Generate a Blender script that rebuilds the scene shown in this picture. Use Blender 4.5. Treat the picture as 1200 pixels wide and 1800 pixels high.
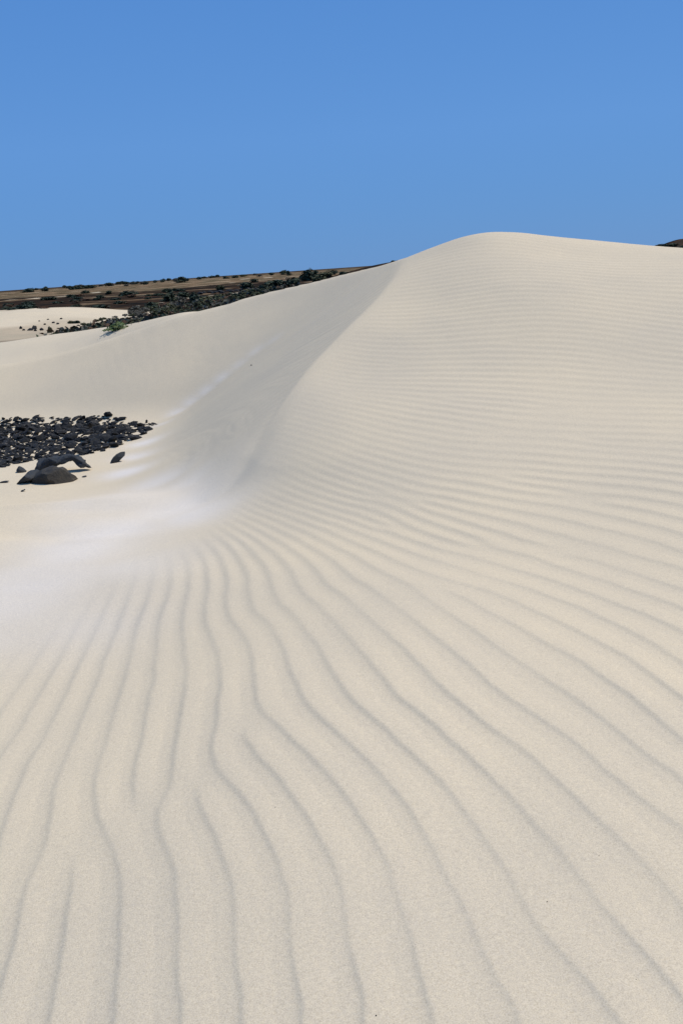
import bpy, bmesh, math, random
import numpy as np
from mathutils import Vector, Matrix

scene = bpy.context.scene
for o in list(bpy.data.objects):
    bpy.data.objects.remove(o, do_unlink=True)
COL = scene.collection

# ------------------------------------------------------------------ camera
EYE = 2.0                       # eye height above the zero level of the place
FPX, PIT, ROL = 1750.0, math.radians(13.77), math.radians(3.89)
F = np.array([0, math.cos(PIT), -math.sin(PIT)])
U0 = np.array([0, math.sin(PIT), math.cos(PIT)]); R0 = np.array([1.0, 0, 0])
CR = math.cos(ROL) * R0 - math.sin(ROL) * U0
CU = math.sin(ROL) * R0 + math.cos(ROL) * U0
cam_d = bpy.data.cameras.new('camera')
cam = bpy.data.objects.new('camera', cam_d); COL.objects.link(cam)
cam_d.sensor_fit = 'VERTICAL'; cam_d.sensor_height = 36.0; cam_d.lens = 36.0 * FPX / 1800.0
cam_d.clip_start = 0.05; cam_d.clip_end = 30000
cam.matrix_world = Matrix(((CR[0], CU[0], -F[0], 0), (CR[1], CU[1], -F[1], 0),
                           (CR[2], CU[2], -F[2], EYE), (0, 0, 0, 1)))
scene.camera = cam

# ------------------------------------------------------------------ sky, sun, exposure
SUN_EL, SUN_AZ = math.radians(58), math.radians(70)     # azimuth measured from +Y towards +X
world = bpy.data.worlds.new('World'); scene.world = world; world.use_nodes = True
wn, wl = world.node_tree.nodes, world.node_tree.links
for n in list(wn): wn.remove(n)
sky = wn.new('ShaderNodeTexSky'); sky.sky_type = 'NISHITA'; sky.sun_disc = False
sky.sun_elevation = SUN_EL; sky.sun_rotation = SUN_AZ
sky.altitude = 0; sky.air_density = 1.0; sky.dust_density = 0.0; sky.ozone_density = 6.0
bgA = wn.new('ShaderNodeBackground'); bgA.inputs[1].default_value = 0.05
bgB = wn.new('ShaderNodeBackground'); bgB.inputs[0].default_value = (0.115, 0.315, 0.72, 1); bgB.inputs[1].default_value = 1.0
wg = wn.new('ShaderNodeTexCoord'); wsep = wn.new('ShaderNodeSeparateXYZ'); wramp = wn.new('ShaderNodeValToRGB')
for p_ in (.12, .26): wramp.color_ramp.elements.new(p_)
for i_, (p_, c_) in enumerate([(0.0, (.108, .30, .66)), (.12, (.122, .322, .735)), (.26, (.095, .28, .70)), (1.0, (.11, .31, .72))]):
    wramp.color_ramp.elements[i_].position = p_; wramp.color_ramp.elements[i_].color = (*c_, 1)
wl.new(wg.outputs['Generated'], wsep.inputs[0]); wl.new(wsep.outputs[2], wramp.inputs[0]); wl.new(wramp.outputs[0], bgB.inputs[0])
mixw = wn.new('ShaderNodeMixShader'); mixw.inputs[0].default_value = 0.85
wo = wn.new('ShaderNodeOutputWorld')
wl.new(sky.outputs[0], bgA.inputs[0]); wl.new(bgA.outputs[0], mixw.inputs[1]); wl.new(bgB.outputs[0], mixw.inputs[2])
wl.new(mixw.outputs[0], wo.inputs[0])
sun_d = bpy.data.lights.new('sun', 'SUN'); sun_d.energy = 3.8; sun_d.angle = math.radians(0.53); sun_d.color = (1.0, 0.94, 0.84)
sun = bpy.data.objects.new('sun', sun_d); COL.objects.link(sun)
SUN = Vector((math.cos(SUN_EL) * math.sin(SUN_AZ), math.cos(SUN_EL) * math.cos(SUN_AZ), math.sin(SUN_EL)))
sun.rotation_euler = SUN.to_track_quat('Z', 'Y').to_euler(); sun.location = (6, 4, 12)
vs = scene.view_settings
vs.view_transform = 'Standard'; vs.look = 'None'; vs.exposure = 0.0; vs.gamma = 1.0; vs.use_curve_mapping = False

# ------------------------------------------------------------------ measuring helpers (z relative to the eye)
def ray(px, py):
    d = F + (px - 600) / FPX * CR + (900 - py) / FPX * CU
    return d / d[1]
def at(px, py, y):
    return ray(px, py) * y

def sstep(a, b, x):
    t = np.clip((x - a) / (b - a), 0, 1); return t * t * (3 - 2 * t)

def hash2(ix, iy, seed):
    h = (ix.astype(np.int64) * 374761393 + iy.astype(np.int64) * 668265263 + seed * 1442695041) & 0xffffffff
    h = ((h ^ (h >> 13)) * 1274126177) & 0xffffffff
    h = ((h ^ (h >> 16)) * 2246822519) & 0xffffffff
    return ((h ^ (h >> 15)) & 0xffff) / 65535.0 * 2 - 1
def vnoise(x, y, seed=0):
    x = np.asarray(x, float); y = np.asarray(y, float)
    ix, iy = np.floor(x), np.floor(y); fx, fy = x - ix, y - iy
    fx = fx * fx * fx * (fx * (fx * 6 - 15) + 10); fy = fy * fy * fy * (fy * (fy * 6 - 15) + 10)
    a, b = hash2(ix, iy, seed), hash2(ix + 1, iy, seed)
    c, d = hash2(ix, iy + 1, seed), hash2(ix + 1, iy + 1, seed)
    return (a * (1 - fx) + b * fx) * (1 - fy) + (c * (1 - fx) + d * fx) * fy
def fbm(x, y, seed=0, oct=4):
    s, a = 0, 1.0
    for k in range(oct):
        s = s + a * vnoise(x * 2 ** k + 17.3 * k, y * 2 ** k - 9.1 * k, seed + k); a *= 0.5
    return s

def tps_u(r2):
    return np.where(r2 > 1e-12, 0.5 * r2 * np.log(np.maximum(r2, 1e-12)), 0.0)
class TPS:
    def __init__(self, pts, vals, lam=0.0):
        p = np.asarray(pts, float); n = len(p)
        K = tps_u(((p[:, None] - p[None]) ** 2).sum(-1)) + lam * np.eye(n)
        P = np.hstack([np.ones((n, 1)), p])
        A = np.zeros((n + 3, n + 3)); A[:n, :n] = K; A[:n, n:] = P; A[n:, :n] = P.T
        self.w = np.linalg.solve(A, np.concatenate([vals, np.zeros(3)])); self.p = p
    def __call__(self, x, y):
        out = self.w[-3] + self.w[-2] * x + self.w[-1] * y
        for (cx, cy), w in zip(self.p, self.w[:-3]):
            out = out + w * tps_u((x - cx) ** 2 + (y - cy) ** 2)
        return out

# ------------------------------------------------------------------ the dune: brink line of the crescent
FLOOR = -1.70
near_brink = [at(325, 884, 7.6), at(365, 872, 7.45), at(390, 860, 7.36), at(410, 845, 7.36), at(425, 825, 7.45), at(440, 803, 7.58), at(470, 750, 7.93), at(500, 700, 8.32),
              at(545, 640, 8.9), at(600, 585, 9.5), at(660, 528, 10.2), at(690, 490, 10.75), at(707, 462, 11.4)]
far_brink = [at(706, 456, 12.1), at(680, 463, 13.0), at(600, 485, 13.9), at(450, 520, 14.4), at(300, 559, 14.3),
             at(150, 609, 14.08), at(0, 640, 13.8), at(-180, 668, 13.45)]
left_end = [np.array([-9.5, 13.6, FLOOR]), np.array([-12, 10.5, FLOOR]), np.array([-8, 7.7, FLOOR]), np.array([-3.6, 7.5, FLOOR])]
def smooth_line(pts, n=2):
    p = [np.array(q) for q in pts]
    for _ in range(n):
        q = [p[0]]
        for a, b in zip(p[:-1], p[1:]): q += [a * .75 + b * .25, a * .25 + b * .75]
        q.append(p[-1]); p = q
    return p
BR = np.array(smooth_line(near_brink + far_brink, 2) + left_end)      # closed polygon; the brink takes its height from the windward surface below
def poly_sd(x, y, P, cones=None):
    """signed distance to closed polygon (negative inside), z and arc position of the nearest point, cone envelope"""
    best = np.full(x.shape, 1e9); zb = np.zeros(x.shape); sb = np.zeros(x.shape)
    inside = np.zeros(x.shape, bool); env = np.full(x.shape, -1e9)
    n = len(P); s0 = 0.0
    for i in range(n):
        a, b = P[i], P[(i + 1) % n]
        ex, ey = b[0] - a[0], b[1] - a[1]; L2 = ex * ex + ey * ey + 1e-12; L = math.sqrt(L2)
        t = np.clip(((x - a[0]) * ex + (y - a[1]) * ey) / L2, 0, 1)
        d = np.hypot(x - a[0] - t * ex, y - a[1] - t * ey)
        z = a[2] + t * (b[2] - a[2])
        m = d < best
        best = np.where(m, d, best); zb = np.where(m, z, zb); sb = np.where(m, s0 + t * L, sb)
        if cones: env = np.maximum(env, z - (.05 + (cones - .05) * sstep(-1.69, -1.55, z)) * d)
        c = ((a[1] > y) != (b[1] > y)) & (x < ex * (y - a[1]) / (ey if abs(ey) > 1e-12 else 1e-12) + a[0])
        inside ^= c; s0 += L
    return np.where(inside, -best, best), zb, sb, env

W_PIX = [  # windward flank: (px, py, distance)
    (600, 1800, 1.93), (1200, 1800, 1.80), (300, 1500, 2.64), (900, 1500, 2.48), (600, 1300, 3.12), (1200, 1300, 2.98), (600, 1050, 4.55), (1000, 1000, 4.7),
    (1200, 900, 5.35), (360, 960, 6.05), (450, 900, 6.55), (600, 800, 6.95), (850, 800, 6.5), (600, 650, 8.7), (800, 650, 8.3), (1000, 600, 8.5), (1200, 650, 7.8),
    (750, 530, 9.9), (900, 500, 9.8), (1200, 500, 9.5), (840, 413, 11.5), (760, 437, 11.6), (960, 418, 11.5), (1080, 428, 11.5), (1200, 437, 11.5), (1000, 450, 10.8)]
W_PTS = [at(*p) for p in W_PIX]
def atz(px, py, z):
    d = ray(px, py); return d * (z / d[2])
W_PTS += [atz(0, 1800, -1.77), atz(0, 1250, -1.755), atz(250, 1120, -1.70), atz(0, 1000, -1.725), atz(130, 930, -1.712), atz(-300, 1050, -1.74), atz(220, 905, -1.70), atz(280, 940, -1.675), atz(300, 1010, -1.665)]
W_PTS += near_brink[1:] + far_brink
W_PTS += [np.array(p, float) for p in [
    (1.5, 13.2, .08), (3.0, 13.2, -.03), (4.5, 13.1, -.24), (1.9, 15.3, -.42), (4, 15.8, -.75), (0, 15.8, -.6), (3, 19, -1.1), (7, 14, -.8), (8, 19, -1.3),
    (5.5, 4.0, -1.3), (5.4, 8.5, -.62), (7, 11, -.58), (3.2, 1.0, -1.70), (0, 0, -1.80), (-3, .5, -1.82), (-5, 4, -1.74), (-6, 6.3, -1.73),
    (0, -5, -2.0), (-8, -4, -1.95), (8, -4, -1.85), (9, 3, -1.4),
    (-3.8, 15.9, -1.20), (-6.2, 15.9, -1.34), (-2, 15.6, -.82), (-9, 15.8, -1.62), (-10, 9, -1.75),
    ]]
W_PTS += [at(0, 603, 19.5), at(90, 589, 19), at(173, 577, 18.4), at(250, 566, 17.3), at(320, 556, 16.2), at(-200, 622, 19.5)]   # next low dune behind the horn
W_PTS += [np.array(p, float) for p in [(-8, 23, -1.65), (-4, 22.5, -1.55), (-1.5, 19.5, -1.2), (0, 20, -1.35), (-12, 23, -1.75)]]
W_PTS = np.array(W_PTS)
WTPS = TPS(W_PTS[:, :2], W_PTS[:, 2], 0.004)
BR[:-4, 2] = WTPS(BR[:-4, 0], BR[:-4, 1]); BR[-2:, 2] = WTPS(BR[-2:, 0], BR[-2:, 1])

def plain(x, y):
    """scrub plain, low dunes and the horizon (relative to eye)"""
    r = np.hypot(x, y)
    z = -1.55 - 0.55 * sstep(35, 95, r) + 0.25 * sstep(200, 500, r)
    z = z + 0.10 * fbm(x / 9, y / 9, 5) * sstep(18, 30, r) + 0.25 * fbm(x / 40, y / 40, 8, 3) * sstep(60, 140, r)
    # pale sand bank on the left
    a = np.exp(-(((y - 52) / 9.0) ** 2)) * sstep(-8.5, -15, x) * sstep(-60, -40, x)
    z = z + 0.62 * a
    # brown mound behind the dune shoulder
    z = z + 2.1 * np.exp(-((x - 6.5) / 9.0) ** 2 - ((y - 75) / 16.0) ** 2)
    z = z + 2.0 * np.exp(-((x - 20.5) / 2.6) ** 2 - ((y - 58) / 8.0) ** 2)
    return z - 1.2 * sstep(1500, 6000, r)

DENTS = [(*atz(35, 948, -1.71)[:2], .26, -.016), (*atz(160, 942, -1.705)[:2], .34, -.014), (*atz(95, 958, -1.71)[:2], .16, -.008)]
def terrain(x, y):
    r = np.hypot(x, y)
    out = plain(x, y)
    near = (r < 30)
    if near.any():
        xs, ys = x[near], y[near]
        w = WTPS(xs, ys)
        sd, zb, s, env = poly_sd(xs, ys, BR, cones=0.60)
        ang = np.arctan2(ys - 10.2, xs + 2.6); rad = np.hypot(ys - 10.2, xs + 2.6)
        streak = 0.0
        # inside the crescent: sand at rest angle below the brink; outside: the windward flank
        d = np.where(sd < 0, np.maximum(env, FLOOR - 1) + streak * sstep(0.05, 0.4, -sd), np.maximum(w, env))
        soft = sstep(-0.9, -1.5, zb)
        d = d - (0.006 + 0.008 * soft) * np.exp(-(sd / (0.05 + 0.08 * soft)) ** 2) * sstep(-1.66, -1.5, zb)
        fl = FLOOR + 0.030 * fbm(xs / 1.3, ys / 1.3, 21, 3)
        kf = 0.32
        hf = np.clip(0.5 + 0.5 * (d - fl) / kf, 0, 1)
        dd = fl * (1 - hf) + d * hf + kf * hf * (1 - hf) * 0.6
        ins = sstep(1.3, 0.1, sd)
        d = dd * ins + d * (1 - ins)
        d = d + 0.008 * fbm(xs * .9, ys * .9, 3, 3)
        for cx, cy, ax, hgt in DENTS:                      # old half-filled footmarks on the low sand
            u, v = (xs - cx) / ax, (ys - cy) / .16
            d = d + hgt * np.exp(-u * u - v * v) * (1 + 1.6 * v)
        b = sstep(22, 29, r[near])
        out[near] = d * (1 - b) + out[near] * b
    return out
def zat(x, y):
    return float(terrain(np.array([x], float), np.array([y], float))[0])
def hit(px, py, y0=1.2, y1=900.0, n=900):
    d = ray(px, py); t = np.exp(np.linspace(math.log(y0), math.log(y1), n))
    z = terrain(d[0] * t, t.copy()); g = d[2] * t - z
    i = np.argmax(g < 0) if (g < 0).any() else n - 1
    if i == 0: i = 1
    a, b = t[i - 1], t[i]
    tt = np.linspace(a, b, 40); g = d[2] * tt - terrain(d[0] * tt, tt.copy())
    j = np.argmax(g < 0) if (g < 0).any() else 39
    return np.array([d[0] * tt[j], tt[j], d[2] * tt[j]])

# ------------------------------------------------------------------ wind ripples: a phase field laid over the dune
LINES = [
    [(100, 1210), (145, 1120)], [(130, 1200), (65, 1365), (50, 1420), (15, 1500), (5, 1570)],
    [(235, 1040), (215, 1120), (175, 1200), (160, 1240), (125, 1350), (110, 1440), (90, 1515), (65, 1580), (45, 1640)],
    [(270, 1005), (250, 1100), (222, 1200), (192, 1300), (187, 1375), (180, 1455), (210, 1485), (217, 1550), (222, 1625), (215, 1700), (215, 1800)],
    [(132, 1520), (132, 1570), (117, 1635), (105, 1700), (100, 1800)],
    [(302, 975), (282, 1065), (288, 1100), (275, 1200), (250, 1300), (245, 1400)],
    [(330, 1020), (327, 1100), (327, 1200), (315, 1300), (310, 1365), (287, 1405), (295, 1480), (310, 1560), (322, 1650), (327, 1750), (327, 1800)],
    [(360, 1395), (380, 1460), (400, 1540), (422, 1625), (430, 1700), (440, 1790)],
    [(345, 950), (365, 1035), (370, 1105), (385, 1200), (377, 1300), (377, 1340), (430, 1385), (460, 1450), (480, 1525), (505, 1625), (520, 1715), (535, 1795)],
    [(435, 1290), (460, 1335), (510, 1380), (540, 1430), (565, 1510), (585, 1570), (602, 1630), (615, 1700), (645, 1795)],
    [(345, 935), (390, 1030), (415, 1100), (445, 1200), (452, 1250), (500, 1285), (540, 1330), (595, 1377), (630, 1435), (665, 1525), (700, 1615), (725, 1680), (760, 1790)],
    [(370, 945), (435, 1060), (475, 1130), (513, 1200), (525, 1230), (597, 1292), (640, 1320), (675, 1365), (710, 1420), (750, 1495), (795, 1575), (835, 1665), (870, 1730), (900, 1795)],
    [(420, 955), (460, 1010), (500, 1065), (545, 1130), (585, 1200), (600, 1225), (645, 1255), (690, 1285), (730, 1325), (770, 1375), (825, 1440), (880, 1520), (920, 1590), (970, 1665), (1015, 1725), (1055, 1770)],
    [(465, 935), (520, 1005), (600, 1100), (640, 1150), (670, 1200), (690, 1225), (750, 1260), (800, 1305), (860, 1360), (920, 1425), (975, 1485), (1030, 1560), (1080, 1615), (1140, 1680), (1195, 1740)],
    [(600, 1040), (645, 1080), (685, 1120), (725, 1165), (765, 1205), (825, 1250), (890, 1300), (940, 1345), (1000, 1390), (1060, 1450), (1120, 1505), (1195, 1575)],
    [(600, 1005), (665, 1050), (700, 1080), (730, 1115), (785, 1150), (825, 1180), (860, 1210), (920, 1245), (1000, 1305), (1075, 1360), (1150, 1420), (1195, 1460)],
    [(600, 965), (675, 1000), (725, 1040), (750, 1070), (800, 1110), (900, 1165), (955, 1205), (1030, 1255), (1115, 1310), (1195, 1375)],
    [(785, 1035), (850, 1070), (925, 1115), (1015, 1175), (1105, 1245), (1195, 1300)],
    [(900, 965), (980, 985), (1070, 1000), (1190, 1040)], [(900, 890), (1000, 920), (1100, 945), (1190, 975)],
    [(600, 877), (675, 905), (750, 930), (835, 955)], [(370, 890), (600, 1005)], [(405, 858), (500, 892), (600, 932)],
    [(487, 690), (590, 694), (700, 700)], [(475, 720), (550, 721), (625, 725), (700, 732)], [(462, 762), (530, 765), (600, 772), (700, 785)], [(450, 790), (540, 800), (620, 812), (700, 827)],
    [(432, 815), (525, 825), (610, 845), (700, 870)], [(425, 832), (540, 855), (625, 875)], [(520, 662), (620, 664), (720, 672)], [(570, 615), (650, 615), (740, 621)], [(620, 570), (700, 571), (800, 578)],
    [(700, 708), (825, 727), (933, 739), (1033, 764), (1190, 787)], [(700, 602), (867, 620), (1030, 634), (1190, 650)], [(700, 656), (800, 668), (908, 685), (1050, 700), (1190, 718)], [(660, 535), (800, 540), (1000, 552), (1190, 565)],
    [(720, 490), (850, 495), (1000, 503), (1190, 515)],
]
PAIRS = [  # (p, q): q lies one ripple further on
    ((130, 1200), (175, 1200)), ((175, 1200), (222, 1200)), ((222, 1200), (275, 1200)), ((275, 1200), (327, 1200)), ((327, 1200), (385, 1200)),
    ((385, 1200), (445, 1200)), ((445, 1200), (513, 1200)), ((513, 1200), (585, 1200)), ((585, 1200), (670, 1200)), ((670, 1200), (765, 1205)),
    ((765, 1205), (860, 1210)), ((860, 1210), (955, 1205)),
    ((100, 1800), (215, 1800)), ((215, 1800), (327, 1800)), ((327, 1800), (440, 1790)), ((440, 1790), (535, 1795)), ((535, 1795), (645, 1795)),
    ((645, 1795), (760, 1790)), ((760, 1790), (900, 1795)), ((900, 1795), (1067, 1790)), ((1195, 1740), (1195, 1575)), ((1195, 1575), (1195, 1460)),
    ((1195, 1460), (1195, 1375)), ((1195, 1375), (1195, 1300)), ((1195, 1300), (1195, 1240)), ((5, 1365), (65, 1365)), ((-55, 1365), (5, 1365)), ((-60, 1500), (15, 1500)), ((85, 1200), (130, 1200)), ((42, 1200), (85, 1200)), ((0, 1200), (42, 1200)), ((-120, 1365), (-55, 1365)), ((-30, 1650), (60, 1650)), ((0, 1780), (100, 1780)), ((30, 1060), (62, 1060)), ((-60, 1060), (-28, 1060)), ((140, 1000), (168, 1000)), ((1195, 1790), (1195, 1720)), ((600, 1040), (600, 1005)), ((600, 1005), (600, 965))]
for px, py, s in [(1150, 860, 12), (1150, 950, 20), (1150, 1050, 30), (1150, 1150, 42), (900, 860, 16), (900, 950, 18.5), (900, 1050, 26), (600, 860, 15),
                  (600, 950, 18), (1000, 700, 11), (750, 700, 11), (1150, 700, 10.5), (600, 700, 10.5), (700, 560, 8), (1000, 560, 8.5), (1180, 560, 8),
                  (800, 500, 6.5), (1000, 500, 6.5), (900, 600, 9), (1100, 610, 9), (850, 660, 10), (1050, 650, 10), (800, 600, 9), (1150, 620, 9), (1150, 780, 11.5), (900, 450, 5), (1100, 470, 5.5), (950, 540, 7.5), (850, 550, 7.5), (650, 620, 9),  (480, 780, 12), (750, 780, 14), (1000, 780, 13)]:
    PAIRS.append(((px, py + s / 2), (px, py - s / 2)))
for px, py, m in [(600, 860, .22), (700, 860, .24), (900, 860, .22), (1100, 860, .2), (1150, 950, .27), (600, 760, .12), (800, 750, .14), (1000, 750, .14),
                  (1150, 700, .09), (550, 650, .06), (700, 600, .06), (1000, 600, .06), (700, 520, .07), (1000, 500, .07), (480, 780, .12), (440, 830, .2), (1150, 560, .06)]:
    LINES.append([(px - 25, py - 25 * m), (px + 25, py + 25 * m)])
DISL = [((132, 1512), 1), ((245, 1412), -1), ((345, 1388), 1), ((432, 1284), 1), ((780, 1036), 1), ((838, 958), -1), ((972, 962), -1), ((985, 978), 1),
        ((735, 882), 1), ((680, 925), -1), ((665, 868), -1), ((1000, 870), -1), ((1045, 884), 1), ((890, 838), 1), ((1020, 730), 1), ((960, 715), -1),
        ((790, 700), 1), ((860, 760), -1), ((1030, 770), 1), ((700, 640), -1), ((620, 690), 1), ((1100, 640), -1), ((900, 600), 1)]
DIS = [(hit(*p)[:2], s) for p, s in DISL]
def dphase(x, y):
    out = 0
    for (cx, cy), s in DIS: out = out + s * np.arctan2(y - cy, x - cx)
    return out
def fit_phase():
    rows = []
    def H(p): return hit(p[0], p[1])[:2]
    def dd(a, b):
        t = 0.0
        for c, s in DIS:
            a1 = math.atan2(a[1] - c[1], a[0] - c[0]); b1 = math.atan2(b[1] - c[1], b[0] - c[0])
            t += s * ((b1 - a1 + math.pi) % (2 * math.pi) - math.pi)
        return t
    for ln in LINES:
        P = [H(p) for p in ln]
        for a, b in zip(P[:-1], P[1:]):
            w = 1.0 / max(0.15, np.hypot(*(b - a))) * .4
            if ln[0][1] < 870: w *= .22                     # high on the flank the traces are only rough
            rows.append((a, b, -dd(a, b), w))
        if len(P) > 3 and ln[0][1] > 870: rows.append((P[0], P[-1], -sum(dd(a, b) for a, b in zip(P[:-1], P[1:])), .6))
    for p, q in PAIRS:
        a, b = H(p), H(q); rows.append((a, b, 2 * math.pi - dd(a, b), 7.0 if p[1] < 830 else 3.0))
    for x in (1.0, 1.8, 2.6, 3.4, 4.2):                    # over the crown of the dune the ripples go on as below it
        for y in (10.7, 11.5, 12.3):
            rows.append((np.array([x, y]), np.array([x + .02, y + .13]), 2 * math.pi, 3.0)); rows.append((np.array([x - .3, y + .06]), np.array([x + .3, y - .03]), 0.0, 2.0))
    # broad fan first (a low-order surface), then a small smooth correction towards the traced lines
    def pol(p):
        X, Y = p[0] / 4, np.log(np.maximum(p[1], .6) / 4)
        return np.array([X ** i * Y ** j for i in range(PDEG + 1) for j in range(PDEG + 1 - i) if i + j > 0])
    wt = np.array([r_[3] for r_ in rows]); V = np.array([r_[2] for r_ in rows])
    A = np.array([pol(b) - pol(a) for a, b, v, w in rows])
    c1 = np.linalg.lstsq(np.vstack([A * wt[:, None], np.eye(A.shape[1]) * .002]), np.concatenate([V * wt, np.zeros(A.shape[1])]), rcond=None)[0]
    res = V - A @ c1
    cen = np.array([(-(.5 + .36 * yy) + 2 * (.5 + .36 * yy) * i / 9, yy) for yy in (1.2, 1.7, 2.2, 2.7, 3.3, 4.0, 4.8, 5.7, 6.8, 8.2, 9.6) for i in range(10)])
    sg = .16 + .13 * cen[:, 1]
    def gau(p): return np.exp(-((cen - p) ** 2).sum(-1) / sg ** 2)
    G = np.array([gau(b) - gau(a) for a, b, v, w in rows])
    c2 = np.linalg.lstsq(np.vstack([G * wt[:, None], np.eye(len(cen)) * LAM2]), np.concatenate([res * wt, np.zeros(len(cen))]), rcond=None)[0]
    def ph0(x, y):
        X, Y = x / 4, np.log(np.maximum(y, .6) / 4); out = 0; k = 0
        for i in range(PDEG + 1):
            for j in range(PDEG + 1 - i):
                if i + j > 0: out = out + c1[k] * X ** i * Y ** j; k += 1
        for c, s_, w in zip(cen, sg, c2): out = out + w * np.exp(-((x - c[0]) ** 2 + (y - c[1]) ** 2) / s_ ** 2)
        return out
    # settle the zero so that the traced lines fall on whole numbers
    v = []
    for ln in LINES[:17]:
        for p in ln:
            q = H(p); v.append(float(ph0(q[0], q[1]) + dphase(q[0], q[1])))
    v = np.array(v); off = np.angle(np.exp(1j * v).mean())
    return lambda x, y: ph0(x, y) - off
PDEG, LAM2 = 5, .35
PH0 = fit_phase()
FADE = np.array([list(hit(*p)) for p in [(-60, 1190), (60, 1085), (150, 1035), (250, 970), (310, 925), (375, 882)]] + [list(b + np.array([.04, -.04, 0])) for b in near_brink[3:]]
                + [list(b) for b in far_brink] + [list(b) for b in left_end[:2]] + [[-9, 5.0, 0], [-4.2, 4.6, 0]])
def ripple(x, y):
    ph = PH0(x, y) + dphase(x, y)
    ph = ph + 0.55 * vnoise(x * 2.1, y * 2.1, 31) + 0.28 * vnoise(x * 5, y * 5, 32) + 0.12 * vnoise(x * 13, y * 13, 35)
    L = .42 + .03 * sstep(3.5, 9, y)                       # share of the wave taken by the steep lee side
    PW = 5.6 - 3.4 * sstep(3.5, 9, y)
    def prof(p):
        u = (p / (2 * math.pi) + L - .02) % 1.0            # the crest lies on the whole numbers
        return np.where(u < L, (u / L) ** PW, 1 - np.clip((u - L) / (1 - L), 0, 1) ** 1.6)
    h = (prof(ph) + prof(ph - .05) + prof(ph + .05)) / 3
    m = sstep(0.0, 0.75, poly_sd(x, y, FADE)[0] + .12 * vnoise(x * 2, y * 2, 40))
    # close to the crest the ripples run right up to the edge
    up = sstep(7.3, 7.9, y); sdb = poly_sd(x, y, BR)[0]
    m = (m * (1 - up) + up) * sstep(0.03, 0.26, sdb)
    m = m * sstep(13.2, 12.2, y) * sstep(0.35, .9, np.hypot(x, y)) * sstep(7.5, 6.0, np.abs(x))
    amp = 0.0062 * (1 + .28 * vnoise(x * .9, y * .9, 33) + .24 * vnoise(x * 3, y * 3, 34)) * (1 - .22 * sstep(4.5, 8.5, y))
    amp = amp * (1 - .5 * sstep(5.2, 7.0, y) * sstep(1.4, -.8, x))
    for (cx, cy), s in DIS: amp = amp * (1 - .7 * np.exp(-((x - cx) ** 2 + (y - cy) ** 2) / .085 ** 2))
    return h * amp * m

# ------------------------------------------------------------------ materials
MATS = {}
def new_mat(name, rough=0.9, spec=0.2):
    m = bpy.data.materials.new(name); m.use_nodes = True
    b = m.node_tree.nodes['Principled BSDF']; b.inputs['Roughness'].default_value = rough
    b.inputs['Specular IOR Level'].default_value = spec
    MATS[name] = m
    return m, m.node_tree.nodes, m.node_tree.links, b
def noise_node(nn, nl, scale, detail=3, rough=.6, vec=None):
    t = nn.new('ShaderNodeTexNoise'); t.inputs['Scale'].default_value = scale; t.inputs['Detail'].default_value = detail
    t.inputs['Roughness'].default_value = rough
    if vec is None:
        g = nn.new('ShaderNodeNewGeometry'); vec = g.outputs['Position']
    nl.new(vec, t.inputs['Vector']); return t
def ramp_node(nn, nl, fac, stops):
    r = nn.new('ShaderNodeValToRGB')
    e = r.color_ramp.elements
    while len(e) < len(stops): e.new(0.5)
    for k, (p, c) in enumerate(stops):
        e[k].position = p; e[k].color = (*c, 1)
    nl.new(fac, r.inputs[0]); return r
def mix_node(nn, nl, mode, fac, a, b):
    m = nn.new('ShaderNodeMix'); m.data_type = 'RGBA'; m.blend_type = mode
    for sock, v in ((m.inputs[0], fac), (m.inputs[6], a), (m.inputs[7], b)):
        if isinstance(v, bpy.types.NodeSocket): nl.new(v, sock)
        elif isinstance(v, (int, float)): sock.default_value = v
        else: sock.default_value = (*v, 1)
    return m.outputs[2]
def attr(nn, name):
    a = nn.new('ShaderNodeAttribute'); a.attribute_name = name; return a.outputs['Fac']

SANDC = (0.620, 0.520, 0.371)
def sand_color(nn, nl):
    g1 = noise_node(nn, nl, 260, 2, .7); g2 = noise_node(nn, nl, 90, 2, .6); g3 = noise_node(nn, nl, .9, 4, .55); g4 = noise_node(nn, nl, 700, 1, .5)
    r1 = ramp_node(nn, nl, g1.outputs[0], [(.28, (.80, .78, .75)), (.5, (1, 1, 1)), (.74, (1.14, 1.14, 1.15))])
    r2 = ramp_node(nn, nl, g2.outputs[0], [(.3, (.93, .93, .95)), (.7, (1.06, 1.05, 1.03))])
    r3 = ramp_node(nn, nl, g3.outputs[0], [(.3, (.955, .96, .975)), (.7, (1.04, 1.03, 1.01))])
    r4 = ramp_node(nn, nl, g4.outputs[0], [(.26, (.70, .67, .63)), (.42, (1, 1, 1)), (.68, (1, 1, 1)), (.8, (1.25, 1.22, 1.2))])
    c = mix_node(nn, nl, 'MIX', attr(nn, 'pale'), SANDC, (.70, .63, .545))  # paler tint puts sunlit brightness of the fine sand into the base colour
    for r in (r1, r2, r3, r4): c = mix_node(nn, nl, 'MULTIPLY', 1.0, c, r.outputs[0])
    return c, g1
m, nn, nl, b = new_mat('sand', .95, .05)
c, g1 = sand_color(nn, nl)
nl.new(c, b.inputs['Base Color'])
bp = nn.new('ShaderNodeBump'); bp.inputs['Strength'].default_value = .35; bp.inputs['Distance'].default_value = .0015
nl.new(g1.outputs[0], bp.inputs['Height']); nl.new(bp.outputs[0], b.inputs['Normal'])

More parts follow.
